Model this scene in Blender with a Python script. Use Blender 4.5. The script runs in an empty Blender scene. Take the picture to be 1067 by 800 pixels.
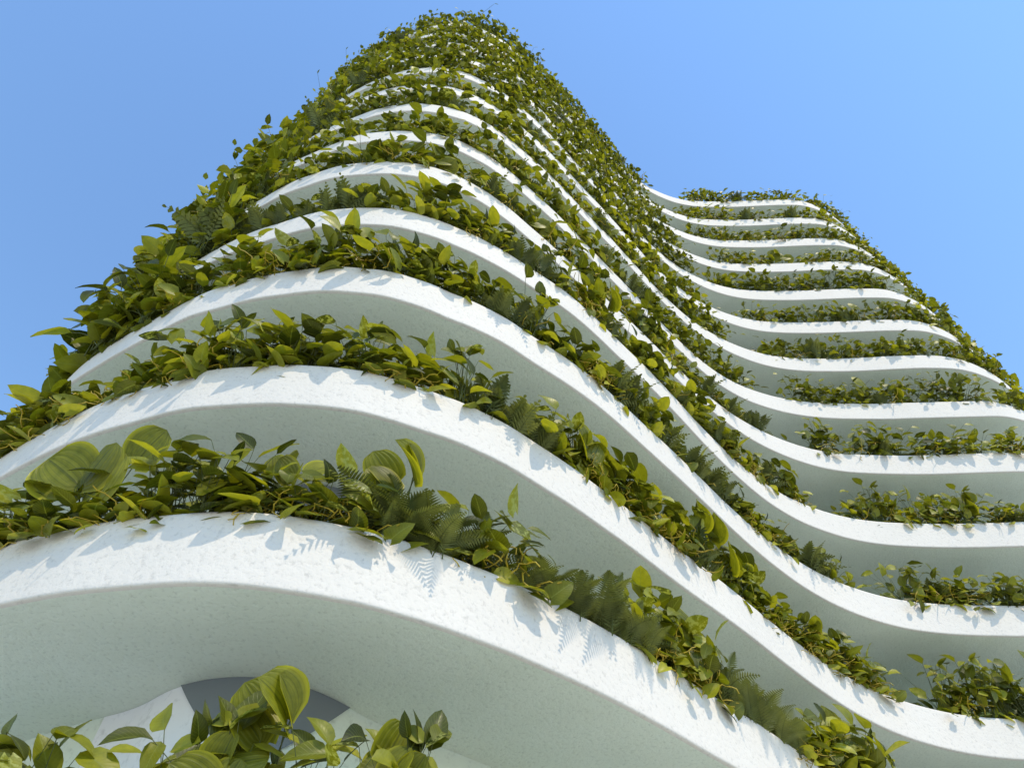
import bpy, math, random
import numpy as np
from mathutils import Vector, Matrix
from mathutils.bvhtree import BVHTree

rad = math.radians
S = bpy.context.scene

# ------------------------------------------------------------------ camera, sky, sun, exposure
CAM_Z = 1.6
cd = bpy.data.cameras.new('camera'); cam = bpy.data.objects.new('camera', cd)
S.collection.objects.link(cam)
cam.location = (0, 0, CAM_Z); cam.rotation_euler = (rad(90 + 54.03), 0, 0)
cd.sensor_width = 36; cd.lens = 690.37 / 1067 * 36; cd.clip_start = 0.05; cd.clip_end = 3000
S.camera = cam

SUN_AZ, SUN_EL = 37.0, 52.0            # azimuth to the right of straight-behind-the-camera
w = bpy.data.worlds.new('World'); S.world = w; w.use_nodes = True
nt = w.node_tree
sky = nt.nodes.new('ShaderNodeTexSky'); sky.sky_type = 'NISHITA'; sky.sun_disc = False
sky.sun_elevation = rad(SUN_EL); sky.sun_rotation = rad(180 - SUN_AZ)
sky.air_density = 1.7; sky.dust_density = 0.0; sky.ozone_density = 8.0; sky.altitude = 0
bg = nt.nodes['Background']; bg.inputs['Strength'].default_value = 0.15
nt.links.new(sky.outputs[0], bg.inputs[0])
sd = bpy.data.lights.new('sun', 'SUN'); sun = bpy.data.objects.new('sun', sd)
S.collection.objects.link(sun)
sd.energy = 2.0; sd.angle = rad(0.5); sd.color = (1.0, .87, .68)
_d = Vector((math.sin(rad(SUN_AZ)) * math.cos(rad(SUN_EL)), -math.cos(rad(SUN_AZ)) * math.cos(rad(SUN_EL)), math.sin(rad(SUN_EL))))
sun.rotation_euler = _d.to_track_quat('Z', 'Y').to_euler(); sun.location = _d * 60
S.view_settings.view_transform = 'Standard'; S.view_settings.look = 'None'
S.view_settings.exposure = 0.72; S.view_settings.gamma = 1.0
S.cycles.max_bounces = 8; S.cycles.diffuse_bounces = 4; S.cycles.transmission_bounces = 4

# ------------------------------------------------------------------ plan of the building (one storey = D metres)
D = 3.0; H0 = 0.6605; BAND = 0.3159 * D; NFLOOR = 14
RB = [3.625,2.994,2.717,2.55,2.407,2.301,2.224,2.157,2.101,2.056,2.021,1.993,1.972,1.957,1.949,1.947,1.949,1.957,1.973,1.992,2.014,2.044,2.082,2.125,2.178,2.244,2.318,2.398,2.491,2.601,2.732,2.89,3.079,3.294,3.539,3.852,4.242,4.674,5.102,5.475,5.791,6.067,6.299,6.499,6.693,6.895,7.106,7.334,7.597,7.936]
RD = {1:[-.027,-.022,-.017,-.012,-.008,-.006,-.007,-.008,-.01,-.011,-.011,-.01,-.009,-.007,-.007,-.007,-.008,-.008,-.008,-.008,-.007,-.007,-.007,-.008,-.01,-.012,-.015,-.016,-.017,-.018,-.019,-.021,-.024,-.029,-.033,-.037,-.039,-.04,-.039,-.038,-.036,-.034,-.031,-.028,-.025,-.021,-.018,-.015,-.011,-.008],2:[.004,.005,.009,.01,.009,.01,.012,.014,.015,.015,.016,.015,.015,.014,.014,.015,.016,.017,.016,.014,.013,.012,.011,.01,.01,.01,.011,.012,.014,.017,.017,.017,.016,.014,.01,.004,-.0,.0,.003,.006,.007,.008,.008,.007,.005,.003,.001,-.001,-.003,-.004],3:[-.013,-.011,-.008,-.004,-.001,.001,.0,-.002,-.004,-.004,-.003,-.003,-.004,-.004,-.003,-.002,-.001,-.0,.001,.001,-.001,-.003,-.006,-.008,-.009,-.01,-.012,-.015,-.019,-.023,-.027,-.029,-.028,-.025,-.02,-.016,-.013,-.012,-.011,-.009,-.007,-.006,-.006,-.005,-.004,-.002,.0,.003,.006,.009],4:[-.016,-.001,.006,.009,.009,.007,.005,.005,.006,.006,.005,.004,.004,.005,.006,.006,.006,.006,.006,.005,.004,.003,.001,-.001,-.004,-.008,-.012,-.017,-.023,-.028,-.031,-.032,-.032,-.031,-.028,-.021,-.011,-.003,.003,.005,.004,.003,.002,.002,.003,.003,.003,.003,.003,.003],5:[.001,-.004,-.009,-.011,-.011,-.009,-.008,-.006,-.005,-.005,-.005,-.005,-.005,-.005,-.005,-.005,-.004,-.004,-.003,-.002,-.0,.002,.005,.008,.011,.014,.017,.02,.023,.025,.027,.027,.027,.026,.023,.019,.013,.004,-.003,-.007,-.007,-.006,-.005,-.005,-.004,-.003,-.003,-.003,-.003,-.003],6:[.035,.023,.012,.004,.0,.0,.002,.004,.005,.006,.006,.006,.005,.004,.003,.002,.001,.001,.001,.002,.003,.004,.006,.007,.01,.012,.014,.017,.02,.022,.025,.027,.028,.029,.03,.029,.028,.025,.021,.015,.008,.003,.001,.001,.001,.002,.002,.003,.003,-.0],7:[.013,.011,.008,.006,.003,-.0,-.003,-.005,-.005,-.006,-.005,-.005,-.005,-.005,-.006,-.007,-.008,-.009,-.01,-.01,-.01,-.009,-.008,-.007,-.005,-.004,-.003,-.001,.0,.001,.002,.003,.003,.004,.003,.002,.001,-.001,-.003,-.005,-.005,-.004,-.003,-.002,-.002,-.002,-.003,-.004,-.004,-.002],}
def ztop(k): return CAM_Z + (H0 + k) * D
def zbot(k): return ztop(k) - BAND

def smooth_closed(P, step=None, n=None):
    """Catmull-Rom through closed control points, resampled evenly."""
    P = np.asarray(P, float); m = len(P); out = []
    for i in range(m):
        p0, p1, p2, p3 = P[i - 1], P[i], P[(i + 1) % m], P[(i + 2) % m]
        d1 = max(np.linalg.norm(p1 - p0), 1e-6) ** .5; d2 = max(np.linalg.norm(p2 - p1), 1e-6) ** .5; d3 = max(np.linalg.norm(p3 - p2), 1e-6) ** .5
        m1 = d2 * ((p1 - p0) / d1 - (p2 - p0) / (d1 + d2) + (p2 - p1) / d2)
        m2 = d2 * ((p2 - p1) / d2 - (p3 - p1) / (d2 + d3) + (p3 - p2) / d3)
        for t in np.linspace(0, 1, 12, endpoint=False):
            h = (2*t**3 - 3*t**2 + 1, t**3 - 2*t**2 + t, -2*t**3 + 3*t**2, t**3 - t**2)
            out.append(h[0]*p1 + h[1]*m1 + h[2]*p2 + h[3]*m2)
    Q = np.array(out); Q = np.vstack([Q, Q[:1]])
    s = np.r_[0, np.cumsum(np.linalg.norm(np.diff(Q, axis=0), axis=1))]
    if n is None: n = int(s[-1] / step)
    u = np.linspace(0, s[-1], n, endpoint=False)
    return np.c_[np.interp(u, s, Q[:, 0]), np.interp(u, s, Q[:, 1])]

PHI = np.arange(-48, 51, 2.0)
RIGHT_END = [(6.52, 5.24), (6.98, 5.50), (7.42, 5.86), (7.78, 6.34), (8.0, 6.95), (8.05, 7.7), (7.7, 8.7), (6.6, 9.7)]
BACK = [(4.2, 10.3), (1.2, 10.2), (-1.0, 9.3), (-2.2, 7.8)]
LEFT_END = [(-2.75, 6.4), (-3.15, 5.2), (-3.40, 4.2), (-3.45, 3.40), (-3.24, 2.86), (-2.90, 2.52), (-2.51, 2.27), (-2.16, 2.08)]
def plan(k=None, step=.11, n=None):
    R = np.array(RB)
    if k is not None and k in RD: R = R * np.exp(np.array(RD[k]))
    a = np.radians(PHI); pts = np.c_[R * np.sin(a), R * np.cos(a)][2:]       # from -44 deg
    P = np.vstack([pts, RIGHT_END, BACK, LEFT_END]) * D
    return smooth_closed(P, step, n)

def normals(P):
    t = np.roll(P, -1, 0) - np.roll(P, 1, 0); t /= np.linalg.norm(t, axis=1)[:, None]
    return np.c_[t[:, 1], -t[:, 0]]                                          # outward (the loop runs counter-clockwise)
NST = 640
PLANS = [plan(k, n=NST) for k in range(NFLOOR)]
BASE = plan(None, n=NST)
NRM = [normals(P) for P in PLANS]

def wall_curve():
    N = normals(BASE); apex = int(np.argmin(np.linalg.norm(BASE - np.array((-.92, 1.79)) * D, axis=1)))
    step = np.linalg.norm(BASE[1] - BASE[0])
    ds = (np.arange(NST) - apex + NST // 2) % NST - NST // 2
    inset = np.minimum(1.58 + .10 * (ds * step) ** 2, 2.1)
    az = np.degrees(np.arctan2(BASE[:, 0], BASE[:, 1])); front = (np.linalg.norm(BASE, axis=1) < 8.2 * D)
    deep = np.interp(az, [24, 32, 46, 51], [0, 1, 1, 0]) * front                # deep loggias in the hollow and on the far bulge
    for _ in range(10): deep = (np.roll(deep, 1) + 2 * deep + np.roll(deep, -1)) / 4
    inset = inset + 1.7 * deep
    Wp = BASE - N * inset[:, None]
    d = np.sqrt(((Wp[:, None, :] - BASE[None]) ** 2).sum(-1)).min(1)
    ok = d > inset - .06
    idx = np.arange(NST); W2 = Wp.copy()
    for c in range(2): W2[:, c] = np.interp(idx, idx[ok], Wp[ok, c], period=NST)
    for _ in range(12): W2 = (np.roll(W2, 1, 0) + 2 * W2 + np.roll(W2, -1, 0)) / 4
    return W2, apex
WALL, APEX = wall_curve()

# ------------------------------------------------------------------ materials
def mat(name):
    m = bpy.data.materials.new(name); m.use_nodes = True
    n = m.node_tree.nodes; return m, n, m.node_tree.links, n['Principled BSDF']
def N(n, t, **kw):
    x = n.new(t)
    for a, b in kw.items(): setattr(x, a, b)
    return x
def noise(n, l, scale, detail=4, rough=.55, co=None):
    x = N(n, 'ShaderNodeTexNoise'); x.inputs['Scale'].default_value = scale
    x.inputs['Detail'].default_value = detail; x.inputs['Roughness'].default_value = rough
    if co: l.new(co, x.inputs['Vector'])
    return x
def ramp(n, l, src, stops):
    r = N(n, 'ShaderNodeValToRGB'); e = r.color_ramp.elements
    while len(e) < len(stops): e.new(.5)
    for q, (p, c) in zip(e, stops): q.position = p; q.color = (*c, 1)
    l.new(src, r.inputs[0]); return r

def plaster(name, c0, c1, bump, scale, rough=.75):
    m, n, l, b = mat(name)
    co = N(n, 'ShaderNodeNewGeometry').outputs['Position']
    big = noise(n, l, .55, 5, .6, co); fine = noise(n, l, scale, 6, .62, co); mid = noise(n, l, scale * .28, 3, .5, co)
    r = ramp(n, l, big.outputs[0], [(.3, c0), (.7, c1)])
    mx = N(n, 'ShaderNodeMix', data_type='RGBA', blend_type='MULTIPLY'); mx.inputs[0].default_value = 1
    r2 = ramp(n, l, fine.outputs[0], [(.30, (.80, .80, .80)), (.46, (1, 1, 1))])
    l.new(r.outputs[0], mx.inputs[6]); l.new(r2.outputs[0], mx.inputs[7]); l.new(mx.outputs[2], b.inputs['Base Color'])
    ad = N(n, 'ShaderNodeMath', operation='ADD'); l.new(fine.outputs[0], ad.inputs[0]); l.new(mid.outputs[0], ad.inputs[1])
    bp = N(n, 'ShaderNodeBump'); bp.inputs['Strength'].default_value = bump; bp.inputs['Distance'].default_value = .03
    l.new(ad.outputs[0], bp.inputs['Height']); l.new(bp.outputs[0], b.inputs['Normal'])
    b.inputs['Roughness'].default_value = rough; b.inputs['Specular IOR Level'].default_value = .25
    return m
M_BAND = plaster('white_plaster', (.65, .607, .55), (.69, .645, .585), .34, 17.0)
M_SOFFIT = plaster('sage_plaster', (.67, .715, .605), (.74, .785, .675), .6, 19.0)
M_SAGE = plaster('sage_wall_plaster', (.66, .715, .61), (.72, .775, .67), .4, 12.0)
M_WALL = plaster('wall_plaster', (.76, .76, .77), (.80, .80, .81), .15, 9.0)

m, n, l, b = mat('planting_soil')
sx = noise(n, l, 14, 6, .7, N(n, 'ShaderNodeNewGeometry').outputs['Position'])
l.new(ramp(n, l, sx.outputs[0], [(.3, (.012, .009, .006)), (.7, (.05, .035, .022))]).outputs[0], b.inputs['Base Color']); b.inputs['Roughness'].default_value = .95
M_SOIL = m
m, n, l, b = mat('grey_gloss')
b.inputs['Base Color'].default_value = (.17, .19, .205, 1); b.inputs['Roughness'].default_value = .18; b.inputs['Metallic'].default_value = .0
M_GREY = m
m, n, l, b = mat('window_metal'); b.inputs['Base Color'].default_value = (.25, .26, .27, 1); b.inputs['Metallic'].default_value = .7; b.inputs['Roughness'].default_value = .4
M_METAL = m
m, n, l, b = mat('pale_paving')
co = N(n, 'ShaderNodeNewGeometry').outputs['Position']
br = N(n, 'ShaderNodeTexBrick'); br.inputs['Scale'].default_value = 1.0; br.inputs['Brick Width'].default_value = 1.2; br.inputs['Row Height'].default_value = .6
br.inputs['Mortar Size'].default_value = .008; br.inputs['Color1'].default_value = (.68, .67, .58, 1); br.inputs['Color2'].default_value = (.62, .61, .53, 1); br.inputs['Mortar'].default_value = (.3, .3, .29, 1)
l.new(co, br.inputs['Vector']); l.new(br.outputs[0], b.inputs['Base Color']); b.inputs['Roughness'].default_value = .8
M_PAVE = m

def leaf_mat(name, stops, vein, tip=None, var=0.0, trans=.35, pleat=False, rough=.42, spec=.36):
    """UV 'leaf': x across the blade (0..1, midrib at .5), y along it; UV 'rnd': two random numbers per leaf."""
    m, n, l, b = mat(name)
    uv = N(n, 'ShaderNodeUVMap', uv_map='leaf').outputs[0]; rn = N(n, 'ShaderNodeUVMap', uv_map='rnd').outputs[0]
    s1 = N(n, 'ShaderNodeSeparateXYZ'); l.new(uv, s1.inputs[0]); s2 = N(n, 'ShaderNodeSeparateXYZ'); l.new(rn, s2.inputs[0])
    oi = N(n, 'ShaderNodeObjectInfo').outputs['Random']
    def math_(op, a, bb=None, c=None, clamp=False):
        x = N(n, 'ShaderNodeMath', operation=op); x.use_clamp = clamp
        for i, v in enumerate((a, bb, c)):
            if v is None: continue
            if isinstance(v, (int, float)): x.inputs[i].default_value = v
            else: l.new(v, x.inputs[i])
        return x.outputs[0]
    f = math_('MULTIPLY_ADD', oi, .22, math_('MULTIPLY', s2.outputs[0], .78))
    col = ramp(n, l, f, stops).outputs[0]
    au = math_('ABSOLUTE', math_('SUBTRACT', s1.outputs[0], .5))
    def mix(fac, c_in, colour, blend='MIX'):
        x = N(n, 'ShaderNodeMix', data_type='RGBA', blend_type=blend); l.new(fac, x.inputs[0]) if not isinstance(fac, float) else setattr(x.inputs[0], 'default_value', fac)
        l.new(c_in, x.inputs[6]); x.inputs[7].default_value = (*colour, 1) if isinstance(colour, tuple) else (1, 1, 1, 1)
        if not isinstance(colour, tuple): l.new(colour, x.inputs[7])
        return x.outputs[2]
    co = N(n, 'ShaderNodeTexCoord').outputs['Object']
    nz = noise(n, l, 9, 4, .6, co)
    col = mix(1.0, col, ramp(n, l, nz.outputs[0], [(.3, (.72, .75, .7)), (.7, (1.15, 1.12, 1.1))]).outputs[0], 'MULTIPLY')
    if var > 0:
        vn = noise(n, l, 16, 3, .6, co)
        g = math_('MULTIPLY', math_('GREATER_THAN', s2.outputs[1], 1 - var), math_('SMOOTH_MIN', math_('MULTIPLY', math_('SUBTRACT', vn.outputs[0], .50, None), 9, None, True), .75, .2))
        col = mix(g, col, (.40, .42, .12))
    rib = math_('SUBTRACT', 1.0, math_('MULTIPLY', au, 26.0 if not pleat else 40.0, None, True), None, True)
    side = math_('SINE', math_('MULTIPLY', math_('SUBTRACT', s1.outputs[1] if not pleat else au, math_('MULTIPLY', au, .55) if not pleat else 0.0), 62.0 if not pleat else 100.0))
    side = math_('MULTIPLY', math_('SUBTRACT', side, .75, None, True), 1.6 if not pleat else 2.6, None, True)
    col = mix(math_('MULTIPLY', side, .55), col, vein); col = mix(math_('MULTIPLY', rib, .7), col, vein)
    if tip: col = mix(math_('MULTIPLY', math_('SUBTRACT', au, .40, None, True), 7.0, None, True), col, tip)
    hs = N(n, 'ShaderNodeBump'); hs.inputs['Strength'].default_value = .35; hs.inputs['Distance'].default_value = .01
    l.new(side, hs.inputs['Height'])
    b.inputs['Roughness'].default_value = rough; b.inputs['Specular IOR Level'].default_value = spec
    l.new(col, b.inputs['Base Color']); l.new(hs.outputs[0], b.inputs['Normal'])
    tr = N(n, 'ShaderNodeBsdfTranslucent'); l.new(mix(1.0, col, (1.5, 1.45, .55), 'MULTIPLY'), tr.inputs[0])
    ms = N(n, 'ShaderNodeMixShader'); ms.inputs[0].default_value = trans
    l.new(b.outputs[0], ms.inputs[1]); l.new(tr.outputs[0], ms.inputs[2]); l.new(ms.outputs[0], n['Material Output'].inputs[0])
    return m
ML_BROAD = leaf_mat('broad_leaf', [(0, (.022, .030, .003)), (.3, (.090, .104, .006)), (.65, (.23, .235, .011)), (1, (.43, .41, .032))], (.24, .27, .05), var=.12)
ML_HEART = leaf_mat('heart_leaf', [(0, (.034, .043, .004)), (.45, (.165, .178, .008)), (1, (.42, .40, .024))], (.25, .29, .06), var=.10)
ML_SHRUB = leaf_mat('shrub_leaf', [(0, (.036, .046, .004)), (.4, (.125, .138, .008)), (1, (.36, .35, .025))], (.25, .27, .05))
ML_FERN = leaf_mat('fern_leaf', [(0, (.070, .084, .022)), (.6, (.130, .148, .038)), (1, (.20, .215, .052))], (.10, .12, .03), trans=.25, rough=.55, spec=.3)
ML_PLEAT = leaf_mat('pleated_leaf', [(0, (.14, .15, .010)), (.6, (.21, .215, .014)), (1, (.29, .285, .022))], (.05, .065, .006), tip=(.50, .46, .025), trans=.4, pleat=True)
def stem_mat(name, c):
    m, n, l, b = mat(name)
    nz = noise(n, l, 20, 3, .6, N(n, 'ShaderNodeTexCoord').outputs['Object'])
    l.new(ramp(n, l, nz.outputs[0], [(.3, tuple(x * .6 for x in c)), (.7, c)]).outputs[0], b.inputs['Base Color']); b.inputs['Roughness'].default_value = .5
    return m
M_STEM = stem_mat('green_stem', (.10, .12, .02)); M_YSTEM = stem_mat('yellow_runner', (.50, .36, .02))

# ------------------------------------------------------------------ object helpers
def link(name, me, parent=None):
    o = bpy.data.objects.new(name, me); S.collection.objects.link(o)
    if parent is not None: o.parent = parent
    return o
def mesh(name, V, F, ms, smooth=True, mi=None):
    me = bpy.data.meshes.new(name); me.from_pydata([tuple(v) for v in V], [], F)
    for q in (ms if isinstance(ms, (list, tuple)) else [ms]): me.materials.append(q)
    if smooth: me.polygons.foreach_set('use_smooth', [True] * len(me.polygons))
    if mi is not None: me.polygons.foreach_set('material_index', mi)
    me.update(); return me
def tag(o, label=None, cat=None, group=None, kind=None):
    for k_, v_ in (('label', label), ('category', cat), ('group', group), ('kind', kind)):
        if v_: o[k_] = v_
    return o
def sweep(rings):
    """closed rings of equal count -> verts, quads between neighbours"""
    n_ = len(rings[0]); V = np.vstack(rings); F = []
    for r in range(len(rings) - 1):
        a = r * n_
        for i in range(n_):
            j = (i + 1) % n_
            F.append((a + i, a + j, a + n_ + j, a + n_ + i))
    return V, F
def ring(P, z): return np.c_[P, np.full(len(P), z)]

# ------------------------------------------------------------------ ground
g = 600.0
ground = link('ground', mesh('ground', [(-g, -g, 0), (g, -g, 0), (g, g, 0), (-g, g, 0)], [(0, 1, 2, 3)], M_PAVE))
tag(ground, 'pale paved ground in front of the building', None, None, 'structure')

# ------------------------------------------------------------------ the building
tower = bpy.data.objects.new('balcony_tower', None); S.collection.objects.link(tower)
tower.location = (BASE[:, 0].mean(), BASE[:, 1].mean(), 0)
tag(tower, 'tall white tower with wavy planted balconies stacked on every storey', 'building')
OFF = np.array(tower.location)
BV, BF = [], []
def tpart(name, V, F, m_, parent, smooth=True, block=True):
    V = np.asarray(V, float)
    if block:
        o0 = sum(len(v) for v in BV); BV.append(V); BF.extend([tuple(i + o0 for i in f) for f in F])
    o = link(name, mesh(name, V - (OFF if True else 0), F, m_, smooth), parent)
    return o
# core wall
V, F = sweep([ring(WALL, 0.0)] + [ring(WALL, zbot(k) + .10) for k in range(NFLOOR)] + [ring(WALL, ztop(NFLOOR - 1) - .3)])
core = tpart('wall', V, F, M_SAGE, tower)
for k in range(NFLOOR):
    P, Nn = PLANS[k], NRM[k]; zt, zb = ztop(k), zbot(k)
    prof = [(.06, zb), (.022, zb + .003), (.008, zb + .010), (.002, zb + .022), (0, zb + .04), (0, zb + .07), (0, zt - .10), (0, zt - .07), (.004, zt - .04),
            (.016, zt - .017), (.036, zt - .004), (.06, zt), (.15, zt), (.17, zt - .02), (.17, zt - .16)]
    V, F = sweep([ring(P - Nn * o_, z_) for o_, z_ in prof])
    bal = tpart('balcony', V, F, M_BAND, tower)
    # soffit: curved slightly up against the wall, closed by the slab's upper face
    Pe = P - Nn * .06; tt = [0, .25, .5, .75, .93, 1.02]; zz = [0, 0, 0, 0, 0, 0]
    rings_ = [ring(Pe + (WALL - Pe) * t_, zb + dz) for t_, dz in zip(tt, zz)]
    V, F = sweep(rings_); sf = tpart('soffit', V, F, M_SOFFIT, bal)
    # planting bed with its inner upstand, and the walkway behind it
    Pi = P - Nn * .17
    V, F = sweep([ring(Pi, zt - .13), ring(P - Nn * .62, zt - .10), ring(P - Nn * .80, zt - .12)])
    tpart('planting_bed', V, F, M_SOIL, bal, block=False)
    V, F = sweep([ring(P - Nn * .80, zt - .12), ring(P - Nn * .80, zt - .05), ring(P - Nn * .88, zt - .05), ring(P - Nn * .88, zb + .28), ring(WALL, zb + .28)])
    tpart('walkway', V, F, M_WALL, bal)
# roof deck
Vr = ring(WALL, ztop(NFLOOR - 1) - .3)
tpart('roof', Vr, [tuple(range(len(Vr)))], M_WALL, tower, smooth=False)
# smooth grey half-oval panes, with white wall strips, under the ceiling of each storey
wstep = np.linalg.norm(np.roll(WALL, -1, 0) - WALL, axis=1); ws = np.r_[0, np.cumsum(wstep)][:-1]; WN = normals(WALL)
def wall_at(s_):
    s_ = s_ % (ws[-1] + wstep[-1])
    p = np.array([np.interp(s_, ws, WALL[:, c]) for c in range(2)]); q = np.array([np.interp(s_, ws, WN[:, c]) for c in range(2)])
    return p, q / np.linalg.norm(q)
def grey_pane(s0, half, depth, ztop_, zmin):
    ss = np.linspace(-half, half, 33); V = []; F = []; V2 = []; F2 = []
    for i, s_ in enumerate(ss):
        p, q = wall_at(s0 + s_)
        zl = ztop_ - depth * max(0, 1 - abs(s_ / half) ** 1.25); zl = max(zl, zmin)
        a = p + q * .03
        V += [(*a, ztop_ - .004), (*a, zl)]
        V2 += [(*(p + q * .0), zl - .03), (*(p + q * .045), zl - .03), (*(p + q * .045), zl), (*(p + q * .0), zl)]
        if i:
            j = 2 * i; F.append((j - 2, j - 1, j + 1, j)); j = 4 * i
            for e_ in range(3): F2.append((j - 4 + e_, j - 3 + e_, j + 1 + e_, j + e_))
    pane = tpart('grey_pane', V, F, M_GREY, core, block=False)
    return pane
def s_at(az):
    a = np.degrees(np.arctan2(WALL[:, 0], WALL[:, 1])); r_ = np.linalg.norm(WALL, axis=1)
    c = np.where(np.abs(a - az) < .8)[0]; return ws[c[np.argmin(r_[c])]]
sL, sR = s_at(-28.0), s_at(-13.5)
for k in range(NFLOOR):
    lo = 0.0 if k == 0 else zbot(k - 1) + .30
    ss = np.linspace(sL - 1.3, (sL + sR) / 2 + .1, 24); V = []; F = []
    for i, s_ in enumerate(ss):                                        # white strip of wall beside and below the grey pane
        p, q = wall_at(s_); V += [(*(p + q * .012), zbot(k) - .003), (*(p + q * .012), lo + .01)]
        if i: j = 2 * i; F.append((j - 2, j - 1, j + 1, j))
    tpart('white_wall_strip', V, F, M_WALL, core, block=False)
    grey_pane((sL + sR) / 2, (sR - sL) / 2, .92, zbot(k), lo)
bvh = BVHTree.FromPolygons([tuple(v) for v in np.vstack(BV)], BF)

# ------------------------------------------------------------------ leaves
rng = np.random.default_rng(7)
def unit(v): return v / (np.linalg.norm(v) + 1e-9)
OUT = {
    'ovate': lambda t: t ** .55 * (1 - t) ** .80,
    'heart': lambda t: (t + .03) ** .22 * (1 - t) ** .72 * np.minimum(1, (t + .06) * 9),
    'round': lambda t: (t + .02) ** .30 * (1 - t) ** .42 * np.minimum(1, (t + .05) * 8),
}
class PB:
    def __init__(s): s.V = []; s.F = []; s.uv = []; s.rn = []; s.mi = []; s.n = 0
    def add(s, V, F, UV, r=(0, 0), mi=0):
        s.V.append(V); s.F += [tuple(i + s.n for i in f) for f in F]
        for f in F:
            for i in f: s.uv.append(UV[i]); s.rn.append(r)
        s.mi += [mi] * len(F); s.n += len(V)
    def leaf(s, base, d, nrm, L, W, shape='ovate', nt_=6, nu=5, fold=.25, bend=.6, cup=0., pleat=0., wave=.0, mi=0):
        d = unit(np.array(d, float)); nrm = np.array(nrm, float); nrm = unit(nrm - d * (nrm @ d)); sd_ = np.cross(nrm, d)
        t = np.linspace(0, 1, nt_); u = np.linspace(-1, 1, nu)
        wt = OUT[shape](t); wt = wt / wt.max() * W / 2
        wt[-1] = 0
        if shape == 'ovate': wt[0] = 0
        ang = bend * t; ds = np.diff(t, prepend=0) * L
        x = np.cumsum(np.cos(ang) * ds); z = -np.cumsum(np.sin(ang) * ds)
        T, U = np.meshgrid(t, u, indexing='ij')
        X = np.repeat(x[:, None], nu, 1).copy(); Z = np.repeat(z[:, None], nu, 1).copy(); Y = U * wt[:, None]
        if shape in ('heart', 'round'): X -= .20 * L * np.abs(U) ** 1.6 * (1 - T) ** 3
        Z += fold * np.abs(Y) - cup * (Y ** 2) / max(W, .01) * 2
        if pleat: Z += pleat * L * np.cos(U * 8 * np.pi) * np.minimum(1, wt[:, None] / (W * .2)) * .5
        if wave:
            ph = rng.uniform(0, 6.28); Z += wave * L * np.sin(T * 9 + ph + 2 * U) * np.abs(U) ** 2
        V = np.array(base)[None, None] + X[..., None] * d + Y[..., None] * sd_ + Z[..., None] * nrm
        UV = [(.5 + .5 * q, p) for p in t for q in u]
        F = [(i * nu + j, (i + 1) * nu + j, (i + 1) * nu + j + 1, i * nu + j + 1) for i in range(nt_ - 1) for j in range(nu - 1)]
        s.add(V.reshape(-1, 3), F, UV, tuple(rng.uniform(0, 1, 2)), mi)
    def tube(s, pts, r0, r1, mi=0, sides=4):
        pts = np.array(pts, float); m_ = len(pts); V = []
        for i, p in enumerate(pts):
            tg = unit(pts[min(i + 1, m_ - 1)] - pts[max(i - 1, 0)]); a = unit(np.cross(tg, (.31, .2, .93))); c = np.cross(tg, a)
            r = r0 + (r1 - r0) * i / (m_ - 1)
            for q in range(sides):
                th = 2 * np.pi * q / sides; V.append(p + r * (a * np.cos(th) + c * np.sin(th)))
        F = [(i * sides + q, i * sides + (q + 1) % sides, (i + 1) * sides + (q + 1) % sides, (i + 1) * sides + q) for i in range(m_ - 1) for q in range(sides)]
        s.add(np.array(V), F, [(.5, .5)] * len(V), (rng.uniform(), 0), mi)
    def build(s, name, ms):
        me = mesh(name, np.vstack(s.V), s.F, ms, True, s.mi)
        for nm, dat in (('leaf', s.uv), ('rnd', s.rn)):
            L_ = me.uv_layers.new(name=nm); L_.data.foreach_set('uv', np.array(dat, np.float32).ravel())
        return me
def bez(a, b_, c, n_=5):
    t = np.linspace(0, 1, n_)[:, None]; return (1 - t) ** 2 * np.array(a) + 2 * t * (1 - t) * np.array(b_) + t * t * np.array(c)

# local frame of a plant: +y points out over the ledge, +z up, origin on the soil
def gen_broad(near):
    f, st = PB(), PB(); nl = int(rng.integers(30, 38)) if near else int(rng.integers(36, 44))
    for i in range(nl):
        q = i / nl
        o = np.array((rng.normal(0, .10), rng.uniform(-.12, .10), 0))
        x = rng.normal(0, .27 if near else .36); hz = rng.beta(1.15, 1.35) * 1.08 + .04
        y = rng.uniform(-.25, .12) + (.42 if near else .38) * hz
        L = rng.uniform(.26, .50) * (1 if near else .84); p = np.array((x, y, hz))
        d = np.array((x * 1.3 + rng.normal(0, .75), rng.uniform(-.3, .8), rng.uniform(-.4, .9)))
        nr = np.array((rng.normal(0, .5), rng.uniform(.2, 1.2), rng.uniform(.1, 1.1)))
        f.leaf(p, d, nr, L, L * rng.uniform(.50, .66), 'ovate', 7 if near else 5, 5 if near else 3, rng.uniform(.12, .45), rng.uniform(.2, .95), wave=.02 if near else 0)
        if True: st.tube(bez(o, (o + p) / 2 + (0, 0, .18), p, 5 if near else 3), .008, .004, 0, 4 if near else 3)
    return f, st
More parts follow.
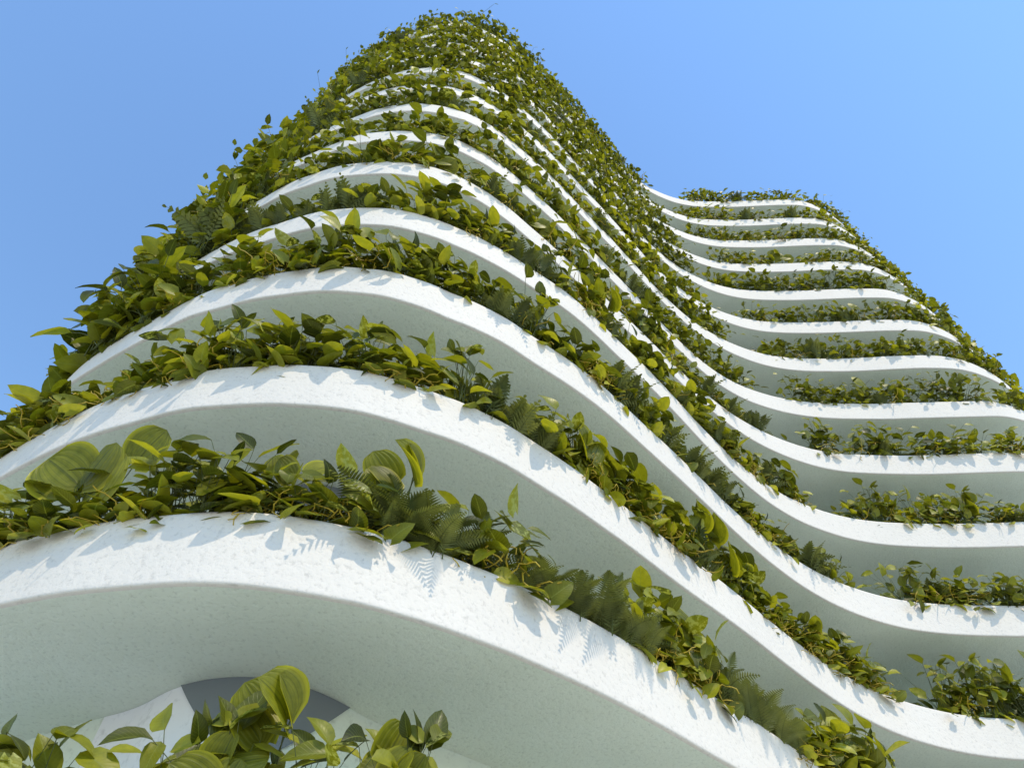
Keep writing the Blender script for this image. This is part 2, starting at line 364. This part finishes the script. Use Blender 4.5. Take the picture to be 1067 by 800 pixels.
def gen_heart(near):
    f, st = PB(), PB(); nl = int(rng.integers(40, 50)) if near else int(rng.integers(44, 54))
    for i in range(nl):
        x = rng.normal(0, .30 if near else .38); hz = rng.beta(1.05, 1.7) * .98 + .02; y = rng.uniform(-.25, .13) + (.42 if near else .38) * hz
        if rng.random() < .05: hz = rng.uniform(-.14, .04); y = rng.uniform(.25, .31)
        L = rng.uniform(.19, .36) * (1 if near else .88); p = np.array((x, y, hz))
        d = np.array((x + rng.normal(0, .9), rng.uniform(-.3, .8), rng.uniform(-.6, .8)))
        nr = np.array((rng.normal(0, .5), rng.uniform(.3, 1.2), rng.uniform(.1, 1.0)))
        f.leaf(p, d, nr, L, L * rng.uniform(.66, .85), 'heart', 6 if near else 4, 5 if near else 3, rng.uniform(.1, .35), rng.uniform(.1, .8), wave=.015 if near else 0)
    for i in range(20 if near else 9):                                    # yellow runners tangled over the leaves
        a = np.array((rng.normal(0, .22), rng.uniform(0, .28), rng.uniform(.02, .5))); pts = [a]
        dirn = np.array((rng.normal(0, 1), rng.uniform(-.2, .6), rng.normal(0, .5)))
        for q in range(6 if near else 4):
            dirn = unit(dirn + rng.normal(0, .6, 3)); pts.append(pts[-1] + dirn * (.075 if near else .1))
        st.tube(pts, .011 if near else .013, .007, 0, 4 if near else 3)
    return f, st
def gen_fern(near):
    f = PB(); nf = int(rng.integers(14, 19)); np_ = 22 if near else 10
    for i in range(nf):
        az = rng.uniform(-.3, np.pi + .3); lean = rng.uniform(.2, .95)
        L = rng.uniform(.60, 1.05); h = np.array((np.cos(az), np.sin(az) * .75, 0))
        a = np.array((rng.normal(0, .06), rng.normal(.05, .06), 0.0)); e = a + h * L * lean + np.array((0, 0, L * (1 - lean * .72)))
        mdl = a + h * L * lean * .28 + np.array((0, 0, L * .72 * (1 - lean * .3)))
        C = bez(a, mdl, e, np_ + 2); side = unit(np.cross(h, (0, 0, 1))); r = tuple(rng.uniform(0, 1, 2))
        f.tube(C[::2] if len(C) % 2 else np.vstack([C[::2], C[-1:]]), .007, .002, 0, 3)
        twist = rng.normal(0, .35)
        for j in range(2, np_ + 2):
            t = j / (np_ + 1); tg = unit(C[min(j + 1, np_ + 1)] - C[j - 1]); w_ = (.18 if near else .17) * L * (np.sin(np.pi * min(t, .98) ** .75) ** .8) * (1 if near else 1) + .01
            nr = unit(np.cross(side, tg)); wid = (L / np_) * (.62 if near else .60)
            for sg in (-1, 1):
                dd = unit(side * sg + tg * .55 + nr * (twist * sg - .15)); p = C[j]
                V = np.array([p - tg * wid * .5, p + dd * w_ * .55 - tg * wid * .30 - nr * .01, p + dd * w_ - nr * w_ * .15, p + dd * w_ * .5 + tg * wid * .55 - nr * .01, p + tg * wid * .5])
                f.add(V, [(0, 1, 3, 4), (1, 2, 3)] if sg > 0 else [(4, 3, 1, 0), (3, 2, 1)], [(.5, t)] + [(.5 + .3 * sg, t)] * 3 + [(.5, t)], r)
    return f
def gen_shrub(near):
    f, st = PB(), PB(); nl = int(rng.integers(56, 68))
    for i in range(nl):
        x = rng.normal(0, .36); hz = rng.beta(1.1, 1.4) * 1.0 + .03; y = rng.uniform(-.28, .14) + .44 * hz
        L = rng.uniform(.15, .28); p = np.array((x, y, hz))
        d = np.array((x * .8 + rng.normal(0, .9), rng.uniform(-.3, .9), rng.uniform(-.5, .9)))
        nr = np.array((rng.normal(0, .5), rng.uniform(.2, 1.2), rng.uniform(.1, 1.1)))
        f.leaf(p, d, nr, L, L * rng.uniform(.62, .82), 'ovate', 4, 3, rng.uniform(.1, .35), rng.uniform(.1, .8))
        if i % 6 == 0: st.tube(bez((0, 0, 0), p * .5 + (0, 0, .1), p, 3), .010, .005, 0, 3)
    return f, st
def gen_pleat(near):
    leaves = []; st = PB()
    for i in range(int(rng.integers(3, 6))):
        f = PB(); x = rng.normal(0, .15); p = np.array((x, rng.uniform(-.05, .30), rng.uniform(.35, 1.05)))
        L = rng.uniform(.30, .50); o = np.array((rng.normal(0, .05), 0, 0))
        d = np.array((x * 1.5 + rng.normal(0, .5), rng.uniform(.0, .6), rng.uniform(.1, 1.0)))
        nr = np.array((rng.normal(0, .4), 1.0, rng.uniform(-.1, .5)))
        f.leaf(p, d, nr, L, L * rng.uniform(1.0, 1.3), 'round', 11 if near else 7, 33 if near else 17, rng.uniform(.0, .3), rng.uniform(.1, .7), pleat=.018 if near else 0, cup=rng.uniform(-.3, .5))
        leaves.append(f); st.tube(bez(o, (o + p) / 2 + (0, -.05, .1), p, 6), .010, .006, 0, 5)
    return leaves, st

PROTO = {}
for near in (True, False):
    PROTO['broad_leaf_plant', near] = [gen_broad(near) for _ in range(9 if near else 6)]
    PROTO['heart_leaf_vine', near] = [gen_heart(near) for _ in range(8 if near else 6)]
    PROTO['leafy_shrub', near] = [gen_shrub(near) for _ in range(7)]
    PROTO['fern', near] = [gen_fern(near) for _ in range(7 if near else 5)]
    PROTO['pleated_leaf_plant', near] = [gen_pleat(near) for _ in range(6 if near else 4)]
def join(pbs):
    """several builders (builder, material slot) as one mesh builder"""
    o = PB()
    for p, mi in pbs:
        V = np.vstack(p.V); o.V.append(V); o.F += [tuple(i + o.n for i in f) for f in p.F]; o.uv += p.uv; o.rn += p.rn; o.mi += [mi] * len(p.F); o.n += len(V)
    return o
LEAFM = {'leafy_shrub': ML_SHRUB, 'broad_leaf_plant': ML_BROAD, 'heart_leaf_vine': ML_HEART, 'fern': ML_FERN, 'pleated_leaf_plant': ML_PLEAT}
STEMM = {'leafy_shrub': M_STEM, 'broad_leaf_plant': M_STEM, 'heart_leaf_vine': M_YSTEM, 'pleated_leaf_plant': M_STEM}
MESH = {}
for (kind, near), lst in PROTO.items():
    out = []
    for v in lst:
        if kind == 'fern': out.append([('fern', v.build('fern', ML_FERN))])
        elif near and kind == 'pleated_leaf_plant': out.append([('leaf', f.build('leaf', ML_PLEAT)) for f in v[0]] + [('stem', v[1].build('stem', M_STEM))])
        elif near: out.append([('foliage', v[0].build('foliage', LEAFM[kind])), ('runners' if kind == 'heart_leaf_vine' else 'stems', v[1].build('stems', STEMM[kind]))])
        else:
            fs = v[0] if isinstance(v[0], list) else [v[0]]
            out.append([(kind, join([(q, 0) for q in fs] + [(v[1], 1)]).build(kind, [LEAFM[kind], STEMM[kind]]))])
    MESH[kind, near] = out

# ------------------------------------------------------------------ planting plan
# where each kind grows along the curve, by bearing from the forecourt: (from, to, kinds with weights)
S_ = 'leafy_shrub'
B_, H_, F_, P_ = 'broad_leaf_plant', 'heart_leaf_vine', 'fern', 'pleated_leaf_plant'
ZONES = {
    0: [(-60, -37, {B_: 6, H_: 3}), (-37, -24, {B_: 5, H_: 3, F_: 1}), (-24, -5, {B_: 5, P_: 5}), (-5, 60, {B_: 4, H_: 3, F_: 2})],
    1: [(-60, -18, {B_: 8, H_: 4, F_: .6}), (-18, -14, {H_: 3, F_: 5}), (-14, 11, {F_: 12, H_: .7, B_: .8}), (11, 18, {B_: 4, H_: 3, P_: 1, F_: 1}), (18, 24, {F_: 6, H_: 1}), (24, 31, {B_: 5, P_: 1.2, F_: 1})],
    2: [(-60, -4, {B_: 9, H_: 4}), (-4, 6, {F_: 8, P_: 1}), (6, 17, {B_: 4, H_: 5}), (17, 22, {F_: 2, P_: 3, H_: 3}), (22, 32, {B_: 5, H_: 3, F_: 1})],
    3: [(-60, -5, {B_: 8, H_: 4}), (-5, 1, {F_: 9}), (1, 14, {B_: 5, H_: 5}), (14, 17, {F_: 5}), (17, 32, {F_: 3, B_: 4, H_: 2, P_: .4})],
    4: [(-60, -30, {F_: 4, B_: 5}), (-30, -1, {B_: 7, H_: 4}), (-1, 5, {F_: 4, B_: 3}), (5, 32, {B_: 4, H_: 4, F_: 2.5, P_: .3})],
}
rp = random.Random(11)
def kind_at(k, az, off):
    for a, b2, wts in ZONES.get(k, []):
        if a <= az < b2: break
    else:
        c = math.sin(az * .33 + k * 2.1 + 1.3 * math.sin(az * .11 + k)) + rp.uniform(-.7, .7)
        if c > (.85 if k < 9 else 1.35): wts = {F_: 5, H_: 1}
        elif c < -1.1: wts = {P_: 2, B_: 2, F_: .5}
        elif c < 0: wts = {B_: 5, H_: 2}
        else: wts = {H_: 5, B_: 3, F_: .6}
        if k >= 9 and az < 32: wts = {S_: 6, B_: 2, H_: 2, F_: .5}
        elif k >= 6: wts = dict(wts); wts[S_] = 3
    ks = list(wts); return rp.choices(ks, [wts[q] for q in ks])[0]

cam_p = Vector((0, 0, CAM_Z)); RT = cam.rotation_euler.to_matrix().transposed()
def frame_pos(p):
    v = RT @ (Vector(p) - cam_p)
    if v.z > -.1: return None
    return v.x / -v.z * 690.37, v.y / -v.z * 690.37
def seen(p, tol=.25):
    q = frame_pos(p)
    if q is None or abs(q[0]) > 533 or abs(q[1]) > 400: return False
    d_ = Vector(p) - cam_p; L_ = d_.length
    h = bvh.ray_cast(cam_p, d_.normalized(), L_ - tol)
    return h[0] is None

plants = []                                                     # (kind, floor, bearing, position, yaw, scale, variant)
for k in range(NFLOOR):
    P, Nn = PLANS[k], NRM[k]; zt = ztop(k)
    seg = np.linalg.norm(np.roll(P, -1, 0) - P, axis=1); s = np.r_[0, np.cumsum(seg)]; tot = s[-1]
    for row in (0, 1):
        spacing = ((.46, .62) if k <= 4 else (.56, .95) if k <= 8 else (.62, 1.15))[row]
        u = rp.uniform(0, spacing)
        while u < tot:
            i = int(np.searchsorted(s, u) - 1) % NST; t = (u - s[i]) / seg[i]
            p = P[i] * (1 - t) + P[(i + 1) % NST] * t; nn = unit(Nn[i] * (1 - t) + Nn[(i + 1) % NST] * t)
            az = math.degrees(math.atan2(p[0], p[1])); rr = math.hypot(*p)
            u += spacing * rp.uniform(.8, 1.2)
            gap_l, gap_r = (30.6, 34.5 if k <= 8 else 33.8) if k < 12 else (29.5, 34.2)
            jit = rp.uniform(-.5, .5)
            if gap_l + jit < az < gap_r + jit and rr < 8 * D: continue
            far_side = az > 32
            # sparse gaps in the planting of the far bulge
            if far_side and k >= 2 and math.sin(az * 1.3 + k * 1.9) > (.93 if row == 0 else .4): continue
            inn = (.20 if row == 0 else .50) - (.12 if k >= 9 and az < 32 else .16 if az < -46 and 3 <= k <= 7 else 0) + rp.uniform(-.05, .06)
            pos = (*(p - nn * inn), zt - .12)
            sc = rp.uniform(.85, 1.12) * (1.0 if k <= 4 else 1.18) * (1.0 if row == 0 else 1.12)
            if k == 0: sc *= .80
            if az < -46 and 2 <= k <= 7: sc *= 1.3 if k > 2 else 1.1
            elif az < -36 and 3 <= k <= 8: sc *= .95
            if k in (1, 2, 3): sc *= 1.04
            kd = kind_at(k, az, 0)
            # planting height waxes and wanes along the ledge
            hf = .86 + .20 * math.sin(az * .42 + k * 2.3 + 1.1 * math.sin(az * .17 + 1.7 * k)) + rp.uniform(-.08, .08)
            if az < -14: hf *= {1: .74, 2: .84}.get(k, 1.0)
            if 5 <= k <= 8 and az < 32: hf *= .88
            if k >= 9 and az < 32: hf *= 1.08
            if far_side: hf *= 1.1
            if k == 0: hf = .92 + rp.uniform(-.15, .12)
            if az < -46 and 3 <= k <= 7: hf = max(hf, 1.0)
            if az < -38 and k == 1: hf *= .78
            if k == 0: hf += .30 * min(max((az + 19) / 8, 0), 1)
            if k == 0 and (row == 1 and rp.random() < .2 or -33 < az < -27): continue
            if row == 0 and not far_side and k >= 2 and math.sin(az * .9 + k * 2.7) > .96: continue
            tg = np.array((-nn[1], nn[0]))
            vis = sum(seen(np.array((*(p + nn * o_ + tg * w_), zt + z_))) for o_, w_, z_ in ((.15, 0, .15), (.05, .3, .45), (.05, -.3, .45), (.0, 0, .85 if k else 1.15)))
            if vis == 0: continue
            plants.append([kd, k, az, pos, math.atan2(-nn[0], nn[1]) + rp.uniform(-.35, .35), sc, rp.randrange(1000), row, hf])
# single showy plants
for k, az0 in ((1, -42), (1, -26.5), (1, -12), (1, 17.5), (1, 26.5), (0, -23), (0, -18), (0, -12), (0, -8), (4, 16), (5, 25), (6, 41.5), (6, 44), (7, 36), (2, 8.7), (2, 20), (8, 46), (11, 42), (4, 43)):
    P, Nn = PLANS[k], NRM[k]; a = np.degrees(np.arctan2(P[:, 0], P[:, 1])); r_ = np.linalg.norm(P, axis=1)
    c = np.where(np.abs(a - az0) < 1.2)[0]; i = c[np.argmin(r_[c] + 40 * np.abs(a[c] - az0))]
    plants.append([P_, k, az0, (*(P[i] - Nn[i] * .22), ztop(k) - .12), math.atan2(-Nn[i][0], Nn[i][1]), (.78 if az0 < -20 else .9) if k == 0 else {-42: 1.25, -26.5: .80}.get(az0, 1.1), rp.randrange(1000), 0, 1.1 if k == 0 and az0 > -20 else 1.25 if az0 == -26.5 else 1.0])
# no more than 300 of a kind
for kd in (B_, H_, F_, P_, S_):
    idx = [i for i, q in enumerate(plants) if q[0] == kd]
    for i in sorted(idx, key=lambda i: plants[i][1])[298:] if kd != P_ else []:
        alt = min((B_, H_, S_), key=lambda a: sum(1 for q in plants if q[0] == a)); plants[i][0] = alt

ORD = ['zeroth', 'first', 'second', 'third', 'fourth', 'fifth', 'sixth', 'seventh', 'eighth', 'ninth', 'tenth', 'eleventh', 'twelfth', 'thirteenth', 'fourteenth', 'fifteenth', 'sixteenth',
       'seventeenth', 'eighteenth', 'nineteenth', 'twentieth'] + ['twenty-' + q for q in ('first', 'second', 'third', 'fourth', 'fifth', 'sixth', 'seventh', 'eighth', 'ninth')] + ['thirtieth'] + ['thirty-' + q for q in ('first', 'second', 'third', 'fourth', 'fifth')]
LOOK = {S_: 'small-leaved bushy shrub', B_: 'glossy broad-leaved plant', H_: 'yellow-stemmed heart-leaved vine', F_: 'dark feathery fern', P_: 'pleated round-leaved plant'}
GRP = {S_: 'leafy shrubs on the balcony ledges', B_: 'broad-leaved plants on the balcony ledges', H_: 'heart-leaved vines on the balcony ledges', F_: 'ferns on the balcony ledges', P_: 'pleated round-leaved plants on the balcony ledges'}
CAT = {S_: 'shrub', B_: 'plant', H_: 'vine', F_: 'fern', P_: 'plant'}
def side_of(az, k):
    if az < -30: return "near bulge's left end"
    if az < -8: return "near bulge's crest"
    if az < 32: return "near bulge's right flank"
    return 'far bulge'
def ledge(k):
    if k == 0: return 'bottom edge of view'
    if k == NFLOOR - 1: return 'roof ledge'
    return 'lowest white ledge' if k == 1 else ORD[k] + ' ledge up'
groups = {}
for q in plants: groups.setdefault((q[0], q[1], side_of(q[2], q[1])), []).append(q)
for key, lst in groups.items():
    lst.sort(key=lambda q: frame_pos(q[3])[0] if frame_pos(q[3]) else q[2])
    for i, q in enumerate(lst):
        which = '' if len(lst) == 1 else (ORD[i + 1] if i + 1 < len(ORD) else 'next') + ' from left '
        lab = f"{LOOK[key[0]]}, {which}on {key[2]}, {ledge(key[1])}"
        q.append(lab)
BIG = {}
for kd, k, az, pos, yaw, sc, var, row, hf, lab in plants:
    near = k <= (1 if kd == F_ else 4) and az < 34
    parts_ = MESH[kd, near][var % len(MESH[kd, near])]
    if len(parts_) == 1:
        o = link(kd, parts_[0][1])
    else:
        o = bpy.data.objects.new(kd, None); S.collection.objects.link(o); o.empty_display_size = .2
        for nm, me in parts_: link(nm, me, o)
    o.location = pos; o.rotation_euler = (rp.uniform(-.08, .04), rp.uniform(-.08, .08), yaw); sx_ = -1 if var % 2 else 1
    o.scale = (sc * rp.uniform(.92, 1.08), sc, sc * hf * rp.uniform(.9, 1.12))
    if kd == F_ and k <= 4: o.scale = o.scale * 1.15
    tag(o, lab, CAT[kd], GRP[kd])
